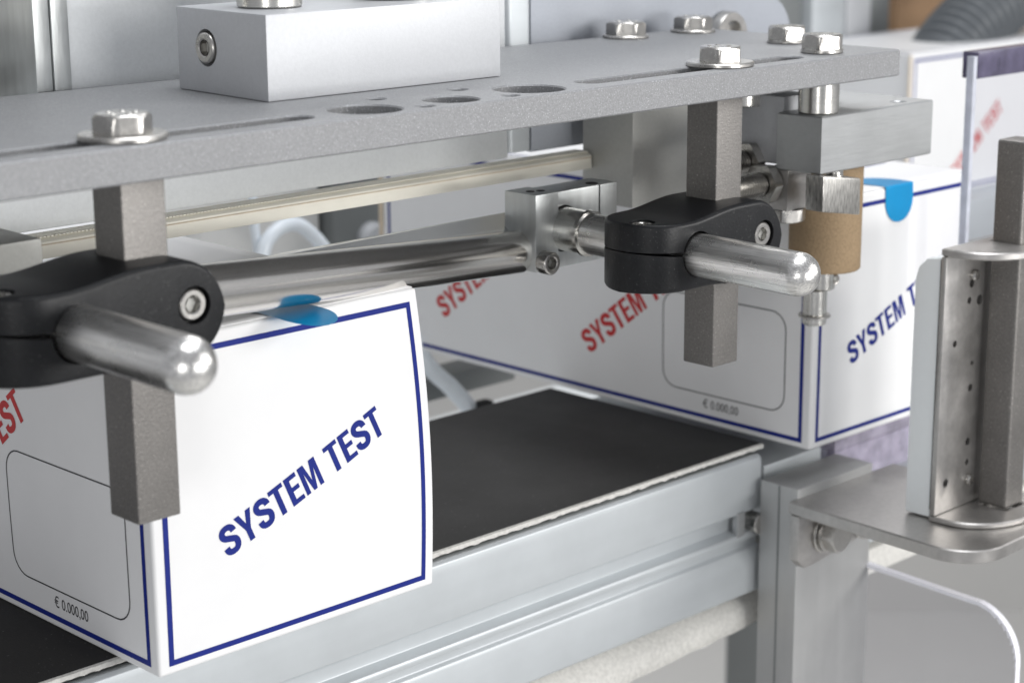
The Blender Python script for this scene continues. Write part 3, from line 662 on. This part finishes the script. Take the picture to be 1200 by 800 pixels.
def flange(z0, z1, name):
    o_ = [(302.2, -53.3), (302.2, -60)] + [(327 - 24.8 * math.cos(math.radians(a)), -60 - 19.5 * math.sin(math.radians(a))) for a in range(10, 181, 10)] + [(352, -53.3)]
    h_ = [(326.6, -70.4), (339.4, -70.4), (339.4, -57.6), (326.6, -57.6)]
    return curve_plate(name, o_, [h_], z0, z1, .5, 'bracket_steel', ch)
flange(84.6, 87.4, 'top_flange'); flange(-15.1, -12.9, 'bottom_flange')
for u, w in ((1141, 322), (1134, 561)):
    p = pix(u, w, y=-55.7); B().lathe((p.x, -55.7, p.z), (0, -1, 0), [(0, 2.2), (1.2, 2.2), (1.8, 1.6), (1.9, .01)], 20, caps=False).build('small_screw', 'bolt', ch)
rb = thing('square_bar', 'right square steel bar with rounded top, standing in the channel', 'bar', (333, -64, -16), 'square steel bars')
b = B(); b.prism([(327, -70), (339, -70), (339, -58), (327, -58)], 'z', -12.7, 124.5, 1.4, 4, 60); b.build('bar', 'bar', rb)
gs = thing('guide_strip', 'smooth white plastic guide strip behind the steel channel', 'guide strip', (320, -46, -15))
b = B(); b.prism([(-51.9, -14.5), (-41.2, -14.5), (-41.2, 74), (-42.5, 79), (-46, 82.5), (-51.9, 83.5)], 'x', 304.2, 348, .8, 3); b.build('strip', 'white_plastic', gs)

# ------------------------------------------------------------------ clear acrylic
ac = thing('acrylic_guard', 'tall clear acrylic guard with a violet tinted thick top edge, upper right', 'guard', (400, -18, 60))
b = B(); b.box(371.5, 470, -20, -17, 60, 141, 0); b.build('sheet', 'acrylic', ac)
b = B(); b.box(369, 371.4, -20.1, -16.9, 60, 148, .2); b.build('sheet_edge', 'acrylic_cut', ac)
b = B(); b.box(372, 470, -20.1, -13, 139.2, 149.5, .4); b.build('top_slab', 'acrylic_purple', ac)
gd = thing('acrylic_guard', 'low clear acrylic side guard with rounded bright edge, lower right corner', 'guard', (337, -35, -120))
gp = [(20, -53.2), (-46, -55.6)] + [(-52 - 21 * math.sin(math.radians(a)), -76.5 + 21 * math.cos(math.radians(a))) for a in range(10, 91, 8)] + [(-74.5, -200), (20, -200)]
b = B(); b.prism(gp, 'x', 336, 338.8, 0); b.build('sheet', 'acrylic', gd)
b = B()
for i in range(len(gp) - 2):
    (y0, z0), (y1, z1) = gp[i], gp[i + 1]; 
    b._add([(335.9, y0, z0 + .1), (338.9, y0, z0 + .1), (338.9, y1, z1 + .1), (335.9, y1, z1 + .1), (335.9, y0, z0 - 1.5), (338.9, y0, z0 - 1.5), (338.9, y1 + (.9 if i > 3 else 0), z1 - 1.5), (335.9, y1 + (.9 if i > 3 else 0), z1 - 1.5)],
           [(0, 1, 2, 3), (4, 5, 6, 7), (0, 1, 5, 4), (1, 2, 6, 5), (2, 3, 7, 6), (3, 0, 4, 7)])
b.build('bright_edge', 'acrylic_edge', gd)
sl_ = thing('acrylic_slide', 'violet tinted clear acrylic slide piece under the rear carton', 'slide', (400, 60, -28))
B().box(350, 430, 25, 130, -16, -4.0, .5).build('slab', 'acrylic_violet', sl_)
B().box(350, 430, 25, 29, -32, -16.1, .5).build('foot', 'acrylic_violet', sl_)

# ------------------------------------------------------------------ blurred background
mp_ = thing('profile_columns', 'blurred grey profile columns behind the right end of the plate', 'columns', (860, 400, -300))
for u0, u1, mt in ((918, 950, 'panel_dark'), (951, 990, 'alu_frame'), (991, 1020, 'alu_white'), (1021, 1052, 'panel_dark')):
    a = pix(u0, 60, y=400).x; c = pix(u1, 60, y=400).x
    B().box(a, c, 400 + (8 if mt == 'panel_dark' else 0), 440, -400, 320, 3).build('column', mt, mp_)
a = pix(1050, 60, y=470).x
tag(B().box(a, a + 420, 470, 520, -300, 360, 3).build('cardboard_sheet', 'brown', origin=(a + 200, 490, -300)), 'blurred brown cardboard behind the grey hose', 'cardboard')
hp = [pix(u, w, y=330) for u, w in ((1260, -95), (1215, -40), (1168, 4), (1128, 40), (1098, 85), (1088, 140), (1090, 200))]
pts = []
for i in range(len(hp) - 1):
    for k in range(40):
        t_ = k / 40; p0 = hp[max(i - 1, 0)]; p1 = hp[i]; p2 = hp[i + 1]; p3 = hp[min(i + 2, len(hp) - 1)]
        pts.append(.5 * (2 * p1 + (p2 - p0) * t_ + (2 * p0 - 5 * p1 + 4 * p2 - p3) * t_ * t_ + (-p0 + 3 * p1 - 3 * p2 + p3) * t_ ** 3))
tag(B().tube(pts, lambda i: 24 + 2.2 * math.sin(i * .9), 40).build('corrugated_hose', 'hose', origin=tuple(hp[3]), ang=80), 'blurred grey corrugated hose in the upper right corner', 'hose')
def path(cps, y, n=14):
    hp = [pix(u, w, y=y) for u, w in cps]; pts = []
    for i in range(len(hp) - 1):
        for k in range(n):
            t_ = k / n; p0 = hp[max(i - 1, 0)]; p1 = hp[i]; p2 = hp[i + 1]; p3 = hp[min(i + 2, len(hp) - 1)]
            pts.append(.5 * (2 * p1 + (p2 - p0) * t_ + (2 * p0 - 5 * p1 + 4 * p2 - p3) * t_ * t_ + (-p0 + 3 * p1 - 3 * p2 + p3) * t_ ** 3))
    return pts
p_ = path(((306, 310), (312, 285), (328, 267), (348, 263), (366, 275), (382, 295), (392, 320)), 270)
tag(B().tube(p_, 3.4, 20).build('air_tube', 'tube', origin=tuple(p_[40]), ang=80), 'milky air tube in an arch behind the polished hold-down tube', 'tube')
p_ = path(((296, 225), (298, 262), (303, 300)), 275)
tag(B().tube(p_, 2.2, 16).build('air_tube', 'tube', origin=tuple(p_[10]), ang=80), 'short upright milky air tube left of the arched one', 'tube')
p_ = path(((480, 395), (505, 432), (530, 455), (555, 485), (572, 520)), 230)
tag(B().tube(p_, 4.2, 20).build('air_tube', 'tube', origin=tuple(p_[20]), ang=80), 'milky air tube running down beside the black belt', 'tube')
bd = thing('machine_bed', 'blurred grey machine bed and panel behind the cartons', 'machine bed', (300, 300, -120))
a = pix(300, 260, y=330); c = pix(470, 260, y=330)
B().box(a.x - 240, a.x + 40, 330, 345, -20, 240, 2).build('light_panel', 'wall', bd)
B().box(a.x + 42, c.x + 160, 322, 340, 20, 240, 2).build('dark_panel', 'panel_dark', bd)
p0 = pix(500, 415, y=240); p1 = pix(604, 440, y=240)
B().box(p0.x - 100, p1.x, 240, 262, p1.z - 2, p1.z + 8, 1).build('cross_rail', 'panel_dark', bd)
p2 = pix(573, 460, y=220); B().box(p2.x - 3.2, p2.x + 3.2, 220, 226, -90, p1.z - 2, .6).build('dark_leg', 'dark', bd)
B().box(-100, 900, 180, 500, -150, -140, 2).build('bed_plate', 'white_plastic', bd)
p3 = pix(437, 280, y=320); B().lathe((p3.x, 322, p3.z), (0, -1, 0), [(0, 9), (3, 9), (5, 6)], 24).build('knob', 'alu_white', bd)
